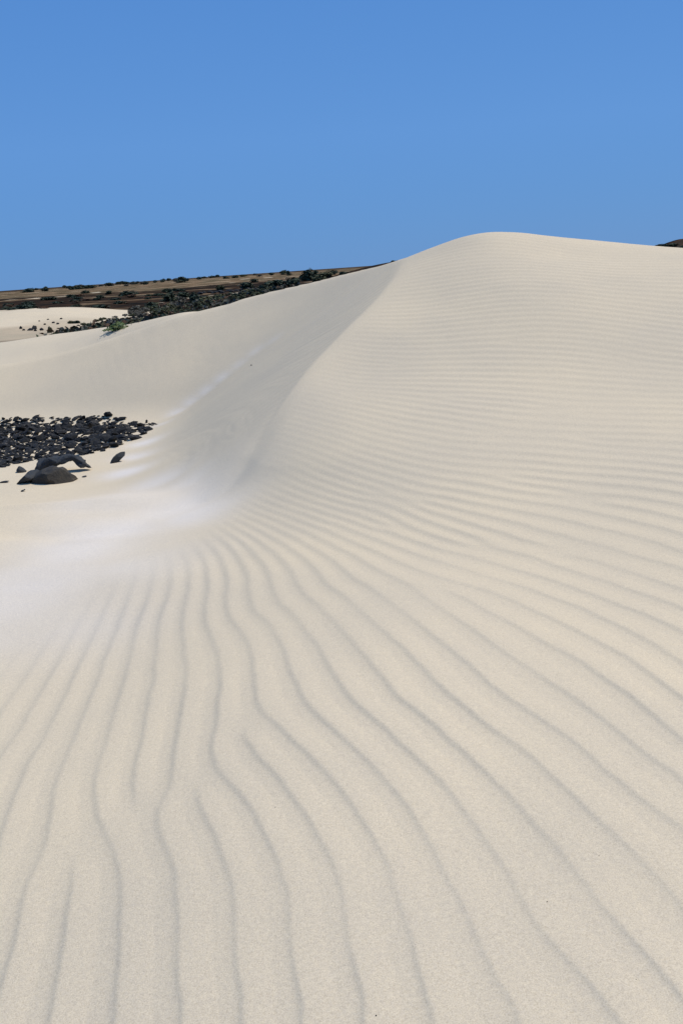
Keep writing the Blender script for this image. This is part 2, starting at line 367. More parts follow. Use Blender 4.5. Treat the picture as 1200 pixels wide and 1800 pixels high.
m, nn, nl, b = new_mat('plain_ground', .95, .0)
c, g1 = sand_color(nn, nl)
nA = noise_node(nn, nl, .35, 5, .65); nB = noise_node(nn, nl, .06, 5, .6); nC = noise_node(nn, nl, 1.6, 4, .7)
lava = ramp_node(nn, nl, nA.outputs[0], [(.3, (.007, .007, .008)), (.48, (.018, .016, .014)), (.58, (.05, .028, .018)), (.66, (.03, .026, .018)), (.76, (.10, .07, .04))])
earth = ramp_node(nn, nl, nB.outputs[0], [(.35, (.13, .08, .048)), (.5, (.25, .165, .098)), (.66, (.40, .30, .20))])
spk = ramp_node(nn, nl, nC.outputs[0], [(.38, (.35, .36, .33)), (.55, (1, 1, 1)), (.75, (1.15, 1.1, 1.05))])
earth2 = mix_node(nn, nl, 'MULTIPLY', .8, earth.outputs[0], spk.outputs[0])
nD = noise_node(nn, nl, .11, 7, .68); rD = ramp_node(nn, nl, nD.outputs[0], [(.46, (0, 0, 0)), (.56, (.85, .85, .85))])
nE = noise_node(nn, nl, .5, 4, .6); ol = ramp_node(nn, nl, nE.outputs[0], [(.35, (.035, .038, .022)), (.55, (.07, .062, .036)), (.7, (.12, .075, .045))])
earth2 = mix_node(nn, nl, 'MIX', rD.outputs[0], earth2, ol.outputs[0])
c = mix_node(nn, nl, 'MIX', attr(nn, 'earth'), c, earth2)
soil = ramp_node(nn, nl, nA.outputs[0], [(.32, (.03, .022, .016)), (.5, (.075, .05, .034)), (.6, (.13, .07, .04)), (.72, (.19, .14, .095))])
c = mix_node(nn, nl, 'MIX', attr(nn, 'soil'), c, soil.outputs[0])
c = mix_node(nn, nl, 'MIX', attr(nn, 'lava'), c, lava.outputs[0])
nl.new(c, b.inputs['Base Color'])

# ------------------------------------------------------------------ ground sheets (polar mesh round the standpoint)
def obj_from(name, V, Fq, mat, kind=None, attrs=None, smooth=True):
    me = bpy.data.meshes.new(name)
    V = np.asarray(V, np.float32); Fq = np.asarray(Fq, np.int32); k = Fq.shape[1]
    me.vertices.add(len(V)); me.vertices.foreach_set('co', V.ravel())
    me.loops.add(Fq.size); me.loops.foreach_set('vertex_index', Fq.ravel())
    me.polygons.add(len(Fq)); me.polygons.foreach_set('loop_start', np.arange(0, Fq.size, k, dtype=np.int32))
    me.polygons.foreach_set('loop_total', np.full(len(Fq), k, np.int32))
    me.polygons.foreach_set('use_smooth', np.full(len(Fq), smooth, bool))
    for an, av in (attrs or {}).items():
        a = me.attributes.new(an, 'FLOAT', 'POINT'); a.data.foreach_set('value', np.asarray(av, np.float32))
    me.update(calc_edges=True); me.materials.append(mat)
    o = bpy.data.objects.new(name, me); COL.objects.link(o)
    if kind: o['kind'] = kind
    return o

th_f = np.arange(-.56, .5601, .0028)
th_side = np.linspace(.60, 2 * math.pi - .60, 70)
TH = np.concatenate([th_f, th_side])
R1 = np.exp(np.arange(math.log(.12), math.log(.85), .06))
R2 = np.exp(np.arange(math.log(.9), math.log(13.2), .0026))
R3 = np.exp(np.arange(math.log(13.24), math.log(30), .006))
R4 = np.exp(np.arange(math.log(30), math.log(9000), .014))
def sheet(name, RR, mat, cap=False):
    T, Rr = np.meshgrid(TH, RR); X = (Rr * np.sin(T)).ravel(); Y = (Rr * np.cos(T)).ravel()
    Z = terrain(X, Y)
    if RR[0] < 5:                                          # sand flow evens out the slip face; faint avalanche tracks run down it
        sel = RR > 6.5; n0 = int(np.argmax(sel)); Zg = Z.reshape(len(RR), len(TH)); Xg = X.reshape(Zg.shape)[n0:]; Yg = Y.reshape(Zg.shape)[n0:]
        sd = poly_sd(Xg.ravel(), Yg.ravel(), BR)[0].reshape(Xg.shape); wt = sstep(.12, .5, -sd); A = Zg[n0:].copy(); nf = len(th_f)
        for it in range(60):
            B = A.copy(); B[:, 1:nf - 1] = .25 * A[:, :nf - 2] + .5 * A[:, 1:nf - 1] + .25 * A[:, 2:nf]
            A = A * (1 - wt) + B * wt
        ang = np.arctan2(Yg - 10.2, Xg + 2.6); rad = np.hypot(Yg - 10.2, Xg + 2.6)
        A = A + wt * (.0022 * vnoise(ang * 45 + rad * 16 + 90, rad * .8, 12) + .0020 * vnoise(ang * 120 + rad * 42 + 30, rad * 1.2, 13)) * sstep(-1.69, -1.5, A)
        wt = np.exp(-((Xg + 1.3) ** 2 + (Yg - 7.7) ** 2) / .30 ** 2)           # the tip of the horn dies out softly
        for it in range(160):
            B = A.copy(); B[1:-1, 1:nf - 1] = .5 * A[1:-1, 1:nf - 1] + .125 * (A[1:-1, :nf - 2] + A[1:-1, 2:nf] + A[:-2, 1:nf - 1] + A[2:, 1:nf - 1])
            A = A * (1 - wt) + B * wt
        Zg[n0:] = A; Z = Zg.ravel()
    rip = (np.hypot(X, Y) < 14.2) & (np.abs(X) < 7.5) & (Y > .2)
    if rip.any(): Z[rip] += ripple(X[rip], Y[rip])
    nr, nt = len(RR), len(TH)
    i, j = np.meshgrid(np.arange(nr - 1), np.arange(nt), indexing='ij'); j2 = (j + 1) % nt
    Q = np.stack([i * nt + j, i * nt + j2, (i + 1) * nt + j2, (i + 1) * nt + j], -1).reshape(-1, 4)[:, ::-1]
    # fine sand at slip-face foot and crease, its sunlit whiteness painted into colour
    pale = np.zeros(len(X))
    for px, py, rad, a in SUN_PALE:
        q = SUN_PALE_HIT[(px, py)]; pale = np.maximum(pale, a * np.exp(-((X - q[0]) ** 2 + (Y - q[1]) ** 2) / rad ** 2))
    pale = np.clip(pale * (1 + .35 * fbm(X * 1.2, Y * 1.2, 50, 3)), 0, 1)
    Rv = np.hypot(X, Y); az = X / np.maximum(np.abs(Y), .1)
    # zones of the plain
    n1 = fbm(X / 14, Y / 14, 60, 4); n2 = fbm(X / 60, Y / 30, 61, 4); n3 = fbm(X / 5, Y / 5, 62, 3)
    scrub = sstep(-9.5, -5.5, X + 2.5 * n3) * sstep(21, 25, Y + 1.5 * n3)              # behind the horn
    spit = sstep(25, 29, Y + n3) * sstep(46, 40, Y + 2 * n3 + (X + 9) * .6) * sstep(-14.5, -12.2, X + 1.5 * n3)
    farz = sstep(56, 64, Rv + 3 * n3)
    lava = np.clip(farz * sstep(.15, -.1, (Rv - 250) / 260 + .35 * n2) , 0, 1)
    soil = scrub * sstep(150, 90, Rv) 
    earth = np.clip(np.maximum(np.maximum(farz, scrub), 0.4 * spit), 0, 1)
    lava = np.maximum(lava, sstep(900, 1300, Rv + 200 * n2) * .8)
    lava = lava * (1 - .85 * sstep(.42, .62, fbm(X / 9, Y / 4, 63, 3)) * sstep(20, 40, Rv) * (az > -.24))     # pale sand blows
    for (bx, by), ww in BLOWS:
        g = np.exp(-((X - bx) / ww) ** 2 - ((Y - by) / (ww * 2.2)) ** 2) * (1 + .5 * n3)
        f = 1 - sstep(.25, .55, g); lava = lava * f; earth = earth * f; soil = soil * f
    V = np.stack([X, Y, Z + EYE], -1)
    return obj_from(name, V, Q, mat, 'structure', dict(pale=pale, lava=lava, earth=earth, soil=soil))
SUN_PALE = [(310, 862, .3, .8), (350, 858, .22, .6), (275, 850, .3, .7), (240, 874, .5, 1.0), (290, 891, .5, 1.0), (180, 885, .4, .7), (205, 930, .55, .9), (130, 970, .6, .75), (60, 1020, .7, .7), (-40, 1080, .8, .7), (200, 1000, .5, .5), (335, 905, .4, .8), (222, 832, .22, .8),  # spots of fine sand with sun brightness painted in
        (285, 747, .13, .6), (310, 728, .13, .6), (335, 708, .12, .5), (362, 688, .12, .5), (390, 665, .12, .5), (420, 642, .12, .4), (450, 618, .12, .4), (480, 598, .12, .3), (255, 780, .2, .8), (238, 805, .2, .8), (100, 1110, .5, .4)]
SUN_PALE_HIT = {(a, b): hit(a, b) for a, b, _, _ in SUN_PALE}
BLOWS = []
for px, py, w in [(340, 523, 20), (375, 519, 20), (400, 517, 16), (415, 515, 22), (440, 511, 18), (457, 509, 12), (265, 535, 14), (283, 532, 9), (245, 537, 10), (430, 490, 14),
                  (470, 488, 14), (410, 497, 10), (563, 483, 7), (235, 516, 12), (60, 525, 26), (20, 527, 20), (110, 521, 20), (170, 514, 16)]:
    h = hit(px, py, 20); BLOWS.append(((h[0], h[1]), w / 2 * h[1] / FPX))
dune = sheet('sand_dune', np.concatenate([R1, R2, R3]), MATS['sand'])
dune['label'] = 'pale rippled sand dune with crescent slip face and bare hollow'
plain_o = sheet('desert_plain', np.concatenate([R3[-1:], R4]), MATS['plain_ground'])
plain_o['label'] = 'dark stony scrub plain reaching to the horizon'

# ------------------------------------------------------------------ helpers for things
def tag(o, label, cat, group=None):
    o['label'] = label; o['category'] = cat
    if group: o['group'] = group
    return o
def mesh_from(name, V, Fs, mat, smooth=False):
    me = bpy.data.meshes.new(name); me.from_pydata([tuple(v) for v in V], [], [tuple(f) for f in Fs]); me.materials.append(mat)
    me.polygons.foreach_set('use_smooth', [smooth] * len(me.polygons)); me.update(); return me
def link(name, me, loc=(0, 0, 0), rot=(0, 0, 0), sc=(1, 1, 1), parent=None):
    o = bpy.data.objects.new(name, me); COL.objects.link(o); o.location = loc; o.rotation_euler = rot; o.scale = sc
    if parent: o.parent = parent
    return o
rng = random.Random(7); nrg = np.random.default_rng(7)

# rock materials
def rock_mat(name, stops, scale, bump, rough=.8, spec=.3):
    m, nn, nl, b = new_mat(name, rough, spec)
    tc = nn.new('ShaderNodeTexCoord')
    n1 = noise_node(nn, nl, scale, 6, .65, tc.outputs['Object']); n2 = noise_node(nn, nl, scale * 6, 4, .7, tc.outputs['Object'])
    r = ramp_node(nn, nl, n1.outputs[0], stops)
    nl.new(r.outputs[0], b.inputs['Base Color'])
    bp = nn.new('ShaderNodeBump'); bp.inputs['Strength'].default_value = .7; bp.inputs['Distance'].default_value = bump
    nl.new(n2.outputs[0], bp.inputs['Height']); nl.new(bp.outputs[0], b.inputs['Normal'])
    return m
rock_mat('basalt_grey', [(.3, (.014, .016, .019)), (.5, (.032, .036, .04)), (.7, (.055, .053, .05))], 7, .012)
rock_mat('basalt_brown', [(.3, (.016, .015, .015)), (.5, (.042, .036, .028)), (.7, (.068, .055, .038))], 7, .012)
m = rock_mat('lava_black', [(.3, (.004, .005, .006)), (.6, (.011, .012, .014)), (.8, (.022, .022, .024))], 9, .008)
nn, nl = m.node_tree.nodes, m.node_tree.links; b = nn['Principled BSDF']; src = b.inputs['Base Color'].links[0].from_socket
oi = nn.new('ShaderNodeObjectInfo'); tint = ramp_node(nn, nl, oi.outputs['Random'], [(0, (.6, .62, .7)), (.55, (1.1, 1.05, 1)), (.85, (1.3, 1.15, 1.0)), (1, (1.9, 1.65, 1.4))])
c = mix_node(nn, nl, 'MULTIPLY', 1.0, src, tint.outputs[0])
ge = nn.new('ShaderNodeNewGeometry'); sx = nn.new('ShaderNodeSeparateXYZ'); nl.new(ge.outputs['True Normal'], sx.inputs[0])
nz = noise_node(nn, nl, 30, 4, .7); mm = nn.new('ShaderNodeMath'); mm.operation = 'MULTIPLY'; nl.new(sx.outputs[2], mm.inputs[0]); nl.new(nz.outputs[0], mm.inputs[1])
du = ramp_node(nn, nl, mm.outputs[0], [(.52, (0, 0, 0)), (.64, (.35, .35, .35))])
c = mix_node(nn, nl, 'MIX', du.outputs[0], c, (.45, .37, .27)); nl.new(c, b.inputs['Base Color'])

def resample(P, n):
    P = np.array(P, float); Q = np.vstack([P, P[:1]]); d = np.hypot(*np.diff(Q, axis=0).T); s = np.concatenate([[0], np.cumsum(d)])
    t = np.linspace(0, s[-1], n, endpoint=False)
    return np.stack([np.interp(t, s, Q[:, 0]), np.interp(t, s, Q[:, 1])], -1)
def outline_rock(name, label, pix, ybase, depth, mat, sink=.03, n=30, seed=1, lean=0.0, pw=.42, rough=.012, cat='rock', group=None, parent=None, cuts=4):
    """a rock whose front outline is known; it gets a real rounded body of the given depth"""
    P = np.array([at(px, py, ybase)[[0, 2]] for px, py in pix]); P = resample(P, n); c = P.mean(0)
    zmin = P[:, 1].min(); base = np.array([c[0], ybase, zmin + EYE])
    V, Fs = [], []
    T = np.sin(np.linspace(-math.pi / 2 * .97, math.pi / 2 * .97, 11))
    for t in T:
        sc = (1 - t * t) ** pw
        for q in P:
            v = c + (q - c) * sc
            x, y, z = v[0], ybase + t * depth / 2 + lean * (v[1] - zmin), v[1]
            k = rough * vnoise(x * 9 + y * 5, z * 9 - y * 6, seed) + rough * .6 * vnoise(x * 23 - y * 17, z * 23 + y * 13, seed + 3)
            dx, dz = v[0] - c[0], v[1] - c[1]; L = math.hypot(dx, dz) + 1e-6
            V.append((x + dx / L * k - base[0], y + .8 * k - base[1], z + dz / L * k + EYE - base[2] - sink))
    for i in range(len(T) - 1):
        for j in range(n):
            j2 = (j + 1) % n; Fs.append((i * n + j, i * n + j2, (i + 1) * n + j2, (i + 1) * n + j))
    Fs.append(tuple(range(n))[::-1]); Fs.append(tuple((len(T) - 1) * n + j for j in range(n)))
    me = mesh_from(name, V, Fs, MATS[mat], False)
    bm = bmesh.new(); bm.from_mesh(me); 
    bmesh.ops.recalc_face_normals(bm, faces=bm.faces)
    r = random.Random(seed); cen = sum((v.co for v in bm.verts), Vector()) / len(bm.verts)
    for _ in range(cuts):                                # broken, flat faces towards the front, top and back
        nrm = Vector((r.uniform(-.6, .6), r.uniform(-1, .8), r.uniform(-.3, .7))).normalized()
        d = max((v.co - cen).dot(nrm) for v in bm.verts) * r.uniform(.55, .8)
        for v in bm.verts:
            e = (v.co - cen).dot(nrm) - d
            if e > 0: v.co -= nrm * e * Vector((.35, 1, .35)).dot(Vector((abs(nrm.x), abs(nrm.y), abs(nrm.z)))) / 1.2
    bm.to_mesh(me); bm.free()
    o = link(name, me, base)
    if parent is None: tag(o, label, cat, group)
    return o
def cz(pts):                       # from the enlarged rock crop to photograph pixels
    return [(x / 5.4545, 720 + y / 5.4545) for x, y in pts]
YB = float(hit(75, 852)[1]); YA = float(hit(120, 828)[1])
outline_rock('boulder', 'brownish grey boulder in front of the arched rock, its foot in sand', cz([(345, 578), (420, 560), (520, 535), (610, 540), (670, 590), (718, 640), (690, 676), (570, 700), (440, 712), (312, 755), (298, 690), (300, 640)]), YB + .12, .34, 'basalt_brown', sink=.02, seed=4, rough=.034, pw=.16, cuts=6)
outline_rock('rock_slab', 'grey wedge of rock leaning left against the brownish boulder', cz([(158, 692), (200, 645), (270, 590), (345, 568), (372, 600), (352, 650), (300, 660), (230, 676)]), YB + .16, .22, 'basalt_grey', sink=.01, seed=9, rough=.012, pw=.15, cuts=4)
outline_rock('rock', 'small dark pointed rock left of the arched rock', cz([(153, 606), (165, 565), (188, 528), (222, 552), (258, 582), (200, 604)]), float(hit(36, 830)[1]), .11, 'basalt_grey', sink=.01, seed=12, rough=.006)
outline_rock('rock', 'lone dark lens shaped rock half buried at the foot of the slip face', cz([(1055, 532), (1066, 490), (1085, 452), (1115, 424), (1155, 408), (1200, 405), (1196, 440), (1165, 470), (1130, 505)]), float(hit(200, 815)[1]) + .06, .16, 'basalt_grey', sink=.0, seed=15, rough=.006)
for (pts, lab, sd_) in [
    ([(0, 700), (0, 686), (50, 676), (98, 680), (60, 694)], 'flat dark stone chip in sand at the left edge below the rocks', 21),
    ([(200, 782), (206, 768), (240, 756), (248, 764), (225, 778)], 'tiny dark stone chip on bare sand nearest the camera', 22),
    ([(780, 650), (790, 636), (830, 624), (838, 632), (810, 644)], 'small dark chip on sand right of the brown boulder', 23),
    ([(-20, 532), (-10, 516), (40, 514), (84, 528), (40, 536)], 'flat dark stone at the left edge below the black stones', 24)]:
    q = cz(pts); yb = float(hit(sum(p[0] for p in q) / len(q), max(p[1] for p in q))[1])
    outline_rock('stone_chip', lab, q, yb, .05, 'basalt_grey', sink=.004, seed=sd_, n=16, rough=.003, cat='stone')

def arch_rock():
    path = [(368, 546, 22, .18), (380, 545, 34, .24), (440, 524, 46, .26), (510, 502, 46, .24), (575, 484, 38, .2), (640, 470, 28, .16), (700, 468, 28, .14), (760, 488, 36, .15), (805, 516, 38, .14), (842, 534, 20, .1), (884, 547, 4, .03)]
    base = at(*cz([(560, 560)])[0], YA); base[2] += EYE - .05
    V, Fs, n = [], [], 12
    C = [at(*cz([(p[0], p[1])])[0], YA) for p in path]
    for i, (x, y, r, dp) in enumerate(path):
        a, b = C[max(0, i - 1)], C[min(len(C) - 1, i + 1)]; tx, tz = b[0] - a[0], b[2] - a[2]; L = math.hypot(tx, tz); nx, nz = -tz / L, tx / L
        rr = r / 5.4545 / FPX * YA
        for k in range(n):
            an = 2 * math.pi * k / n; ca, sa = math.cos(an), math.sin(an)
            ca = math.copysign(abs(ca) ** .55, ca); sa = math.copysign(abs(sa) ** .55, sa)
            px, py, pz = C[i][0] + nx * rr * ca, YA + dp / 2 * sa, C[i][2] + nz * rr * ca
            j = .022 * vnoise(px * 17 + py * 11, pz * 17 - py * 7, 77)
            V.append((px + nx * j - base[0], py + j - base[1], pz + nz * j + EYE - base[2]))
    for i in range(len(path) - 1):
        for k in range(n):
            k2 = (k + 1) % n; Fs.append((i * n + k, i * n + k2, (i + 1) * n + k2, (i + 1) * n + k))
    Fs.append(tuple(range(n))); Fs.append(tuple((len(path) - 1) * n + k for k in range(n)))
    me = mesh_from('arched_rock', V, Fs, MATS['basalt_grey'])
    bm = bmesh.new(); bm.from_mesh(me); bmesh.ops.recalc_face_normals(bm, faces=bm.faces)
    bmesh.ops.subdivide_edges(bm, edges=bm.edges, cuts=1, use_grid_fill=True, smooth=.6)
    for v in bm.verts:
        v.co += v.normal * .012 * float(vnoise(v.co.x * 33 + v.co.y * 21, v.co.z * 37 - v.co.y * 18, 5))
    bm.to_mesh(me); bm.free()
    tag(link('arched_rock', me, base), 'grey arched rock with a hollow under it behind the brown boulder', 'rock')
arch_rock()

# ------------------------------------------------------------------ field of black stones at the foot of the far slope
STONE_GROUP = 'black stones at the foot of the slope'
def stone_label(px, py, sz):
    top = 742 + max(0, (60 - px)) * .04
    size = 'large' if sz > .105 else ('mid-sized' if sz > .075 else 'small')
    if px < 0: where = 'past the left edge of the stone field'
    elif px > 215: where = 'at the thin right end of the stone field'
    elif py < top + 14: where = 'along the upper edge of the stone field'
    elif py > 790 - px * .05: where = 'on the sandy lower fringe of the stone field'
    elif px < 90: where = 'in the packed left part of the stone field'
    else: where = 'in the middle of the stone field'
    return size + ' angular black lava stone ' + where
def stone_mesh(seed, mat):
    r = random.Random(seed); bm = bmesh.new(); bmesh.ops.create_icosphere(bm, subdivisions=1, radius=.5)
    for v in bm.verts:
        v.co *= r.uniform(.72, 1.2)
        if v.co.z < -.2: v.co.z *= .8
    for _ in range(4):                                   # broken faces
        nrm = Vector((r.uniform(-1, 1), r.uniform(-1, 1), r.uniform(-.3, 1))).normalized(); d = r.uniform(.26, .42)
        for v in bm.verts:
            e = v.co.dot(nrm) - d
            if e > 0: v.co -= nrm * e
    me = bpy.data.meshes.new('black_stone'); bm.to_mesh(me); bm.free(); me.materials.append(MATS[mat]); return me
STONES = [stone_mesh(100 + k, 'lava_black') for k in range(9)]
def in_poly(x, y, P):
    ins = False
    for (x1, y1), (x2, y2) in zip(P, P[1:] + P[:1]):
        if (y1 > y) != (y2 > y) and x < (x2 - x1) * (y - y1) / (y2 - y1) + x1: ins = not ins
    return ins
PATCH = [(-80, 752), (0, 748), (60, 744), (140, 741), (190, 739), (250, 743), (276, 748), (262, 760), (235, 772), (180, 789), (130, 798), (60, 803), (20, 813), (-20, 822), (-80, 830)]
cand = []
while len(cand) < 3800:
    px, py = rng.uniform(-80, 276), rng.uniform(738, 830)
    if not in_poly(px, py, PATCH): continue
    lo = 742 + max(0, (60 - px)) * .04
    dens = 1.0 if py < lo + 32 + max(0, 120 - px) * .13 else .55
    if px > 215: dens *= .5
    if rng.random() > dens: continue
    q = atz(px, py, FLOOR + .02); cand.append((px, q[0], q[1], rng.random(), py))
placed = []
for px, x, y, u, py in cand:
    s_ = .05 + .12 * u ** 2.5
    if any((x - a) ** 2 + (y - b) ** 2 < (.27 * (s_ + c)) ** 2 for _, a, b, c, _2 in placed): continue
    placed.append((px, x, y, s_, py))
PX = np.array([p[1] for p in placed]); PY = np.array([p[2] for p in placed]); PZ = terrain(PX, PY)
order = sorted(range(len(placed)), key=lambda i: -placed[i][3] * (1.0 if placed[i][0] > -10 else .2))
rest_v, rest_f = [], []
for rank, i in enumerate(order):
    px, x, y, sz, py = placed[i]; z = PZ[i] + EYE
    me = STONES[i % len(STONES)]; rot = (rng.uniform(-.45, .45), rng.uniform(-.6, .6), rng.uniform(0, 6.28))
    sc = (sz * rng.uniform(1.0, 1.8), sz * rng.uniform(.7, 1.1), sz * rng.uniform(.28, .62))
    loc = (x, y, z + sc[2] * .22)
    if rank < 290:
        o = link('black_stone', me, loc, rot, sc)
        tag(o, stone_label(px, py, sz), 'stone', STONE_GROUP)
    else:
        M = Matrix.LocRotScale(Vector(loc), __import__('mathutils').Euler(rot), Vector(sc)); k0 = len(rest_v)
        rest_v += [M @ v.co for v in me.vertices]; rest_f += [[k0 + a for a in p.vertices] for p in me.polygons]
if rest_v:
    o = link('small_black_stones', mesh_from('small_black_stones', rest_v, rest_f, MATS['lava_black'])); o['kind'] = 'stuff'
    o['label'] = 'small black lava rubble between the larger stones'; o['category'] = 'stones'
for px, py, w, h, lab in [(258, 744, 5, 9, 'upright black stone splinter standing just above the stone field'), (276, 748, 6, 4, 'small black stone at the right tip of the stone field')]:
    q = hit(px, py); k = q[1] / FPX
    tag(link('black_stone', STONES[3], (q[0], q[1], q[2] + EYE + h * k * .3), (0, .3, 1), (w * k, w * k, h * k * 1.2)), lab, 'stone')

# ------------------------------------------------------------------ scrub
def leaf_mat(name, a, b_, c_):
    m, nn, nl, b = new_mat(name, .75, .2)
    oi = nn.new('ShaderNodeObjectInfo'); tc = nn.new('ShaderNodeTexCoord')
    n1 = noise_node(nn, nl, 5, 3, .6, tc.outputs['Object'])
    r = ramp_node(nn, nl, n1.outputs[0], [(.3, a), (.5, b_), (.72, c_)])
    v = ramp_node(nn, nl, oi.outputs['Random'], [(0, (.7, .75, .75)), (1, (1.25, 1.15, 1.05))])
    c = mix_node(nn, nl, 'MULTIPLY', 1.0, r.outputs[0], v.outputs[0]); nl.new(c, b.inputs['Base Color'])
leaf_mat('leaf_dark', (.016, .026, .017), (.03, .045, .027), (.055, .07, .04))
leaf_mat('leaf_olive', (.03, .036, .016), (.06, .066, .03), (.10, .095, .05))
leaf_mat('leaf_grey', (.05, .05, .04), (.085, .082, .066), (.14, .13, .105))
leaf_mat('leaf_rust', (.05, .026, .015), (.09, .05, .028), (.14, .085, .045))
leaf_mat('leaf_bright', (.05, .085, .025), (.09, .135, .045), (.22, .25, .13))
m, nn, nl, b = new_mat('twig', .9, .1); b.inputs['Base Color'].default_value = (.11, .085, .06, 1)

def leaf_cloud(seed, mat, n=430, leaf=.1, flat=1.0, lobes=10):
    """foliage of a bush about 1 m wide and 1 m tall: leaf clumps spread through several lobes"""
    r = random.Random(seed); L = []
    for _ in range(lobes):
        a = r.uniform(0, 6.28); d = r.uniform(0, .36)
        L.append((math.cos(a) * d, math.sin(a) * d, r.uniform(.14, .52) * (1.25 - d), r.uniform(.18, .30)))
    V, Fs = [], []
    for _ in range(n):
        cx, cy, czz, rad = r.choice(L)
        v = Vector((r.gauss(0, 1), r.gauss(0, 1), r.gauss(0, 1))).normalized() * rad * r.uniform(.55, 1.1)
        p = Vector((cx + v.x, cy + v.y, max(.02, czz + v.z * 1.1)))
        nrm = (v.normalized() + Vector((r.uniform(-.7, .7), r.uniform(-.7, .7), r.uniform(-.3, .9)))).normalized()
        t = nrm.orthogonal().normalized(); t = Matrix.Rotation(r.uniform(0, 6.28), 3, nrm) @ t; u = nrm.cross(t)
        l = leaf * r.uniform(.6, 1.4); w = l * r.uniform(.4, .75); k = len(V)
        V += [p - t * l, p + u * w + nrm * l * .15, p + t * l, p - u * w + nrm * l * .15]
        Fs += [(k, k + 1, k + 2), (k, k + 2, k + 3)]
    return mesh_from('foliage', V, Fs, MATS[mat])
def stem_mesh(seed, n=7):
    r = random.Random(seed); V, Fs = [], []
    for _ in range(n):
        a = r.uniform(0, 6.28); tip = Vector((math.cos(a) * r.uniform(.1, .36), math.sin(a) * r.uniform(.1, .36), r.uniform(.4, .85)))
        b0 = Vector((r.uniform(-.04, .04), r.uniform(-.04, .04), -.08)); mid = b0.lerp(tip, .5) + Vector((r.uniform(-.06, .06), r.uniform(-.06, .06), .06))
        pts = [(b0, .022), (mid, .014), (tip, .004)]; k = len(V)
        for q, rad in pts:
            for j in range(4): V.append(q + Vector((math.cos(j * 1.571) * rad, math.sin(j * 1.571) * rad, 0)))
        for i in range(2):
            for j in range(4): j2 = (j + 1) % 4; Fs.append((k + i * 4 + j, k + i * 4 + j2, k + i * 4 + 4 + j2, k + i * 4 + 4 + j))
    return mesh_from('stem', V, Fs, MATS['twig'])
TONES = dict(d='leaf_dark', o='leaf_olive', g='leaf_grey', r='leaf_rust')
CLOUD = {t: [leaf_cloud(300 + 10 * i + ord(t), mt, leaf=.1 if t != 'g' else .08) for i in range(4)] for t, mt in TONES.items()}
STEMS = [stem_mesh(50 + i) for i in range(3)]
nb = 0
def bush(px, py, w, h, tone, label, group=None, y0=18.5, parts=None):
    """px, py: foot of the bush as seen; w, h its size in photograph pixels at that distance"""
    global nb
    q = hit(px, py, y0, 900, 420); k = q[1] / FPX; nb += 1
    r = random.Random(nb * 13)
    sc = (w * k * 1.25, w * k * 1.25 * r.uniform(.8, 1.1), h * k * 1.25); rz = r.uniform(0, 6.28); mesh = CLOUD[tone][r.randrange(4)]
    if parts or (parts is None and w >= 20):
        e = bpy.data.objects.new('bush', None); COL.objects.link(e); e.location = (q[0], q[1], q[2] + EYE - .03); e.rotation_euler = (0, 0, rz); e.scale = sc
        e.empty_display_size = .2
        link('foliage', mesh, parent=e); link('stem', STEMS[nb % 3], parent=e); o = e
    else:
        o = link('bush', mesh, (q[0], q[1], q[2] + EYE - .03), (0, 0, rz), sc)
    return tag(o, label, 'bush', group)

# low ground cover of the thicket: twigs, dry grass and seedlings, far too many to count
def ground_cover():
    r = random.Random(11); V, Fs, MI = [], [], []
    P = []
    while len(P) < 2600:
        u = r.random(); y = 21.5 * math.exp(u * 1.3); x = r.uniform(-.27, -.03) * y
        P.append((x, y))
    X = np.array([p[0] for p in P]); Y = np.array([p[1] for p in P]); n3 = fbm(X / 5, Y / 5, 62, 3); keep = (sstep(-9.5, -5.5, X + 2.5 * n3) > .4) & (Y < 75) & (n3 > -.55)
    for bx, w in BLOWS: keep &= ((X - bx[0]) / w) ** 2 + ((Y - bx[1]) / (w * 2.2)) ** 2 > .9
    Z = terrain(X, Y)
    for x, y, z, kp in zip(X, Y, Z, keep):
        if not kp: continue
        sz = r.uniform(.10, .24) * (1 + y / 90); mi = r.choice((0, 1, 1, 2, 2, 3, 3))
        for _ in range(9):
            p = Vector((x + r.gauss(0, 1) * sz, y + r.gauss(0, 1) * sz, z + EYE + r.uniform(0, .8) * sz))
            a = r.uniform(0, 6.28); l = sz * r.uniform(.25, .5); t = Vector((math.cos(a), math.sin(a), r.uniform(-.4, .6))) * l; u_ = Vector((-math.sin(a) * .4, math.cos(a) * .4, r.uniform(.5, 1))) * l * .7
            k = len(V); V += [p - t, p + u_, p + t, p - u_ * .5]; Fs.append((k, k + 1, k + 2, k + 3)); MI.append(mi)
    me = mesh_from('low_scrub', V, Fs, MATS['leaf_dark'])
    for nme in ('leaf_olive', 'leaf_grey', 'leaf_rust'): me.materials.append(MATS[nme])
    me.polygons.foreach_set('material_index', MI)
    o = link('low_scrub', me); o['kind'] = 'stuff'; o['label'] = 'low dry ground scrub between the bushes behind the dune'; o['category'] = 'scrub'
ground_cover()
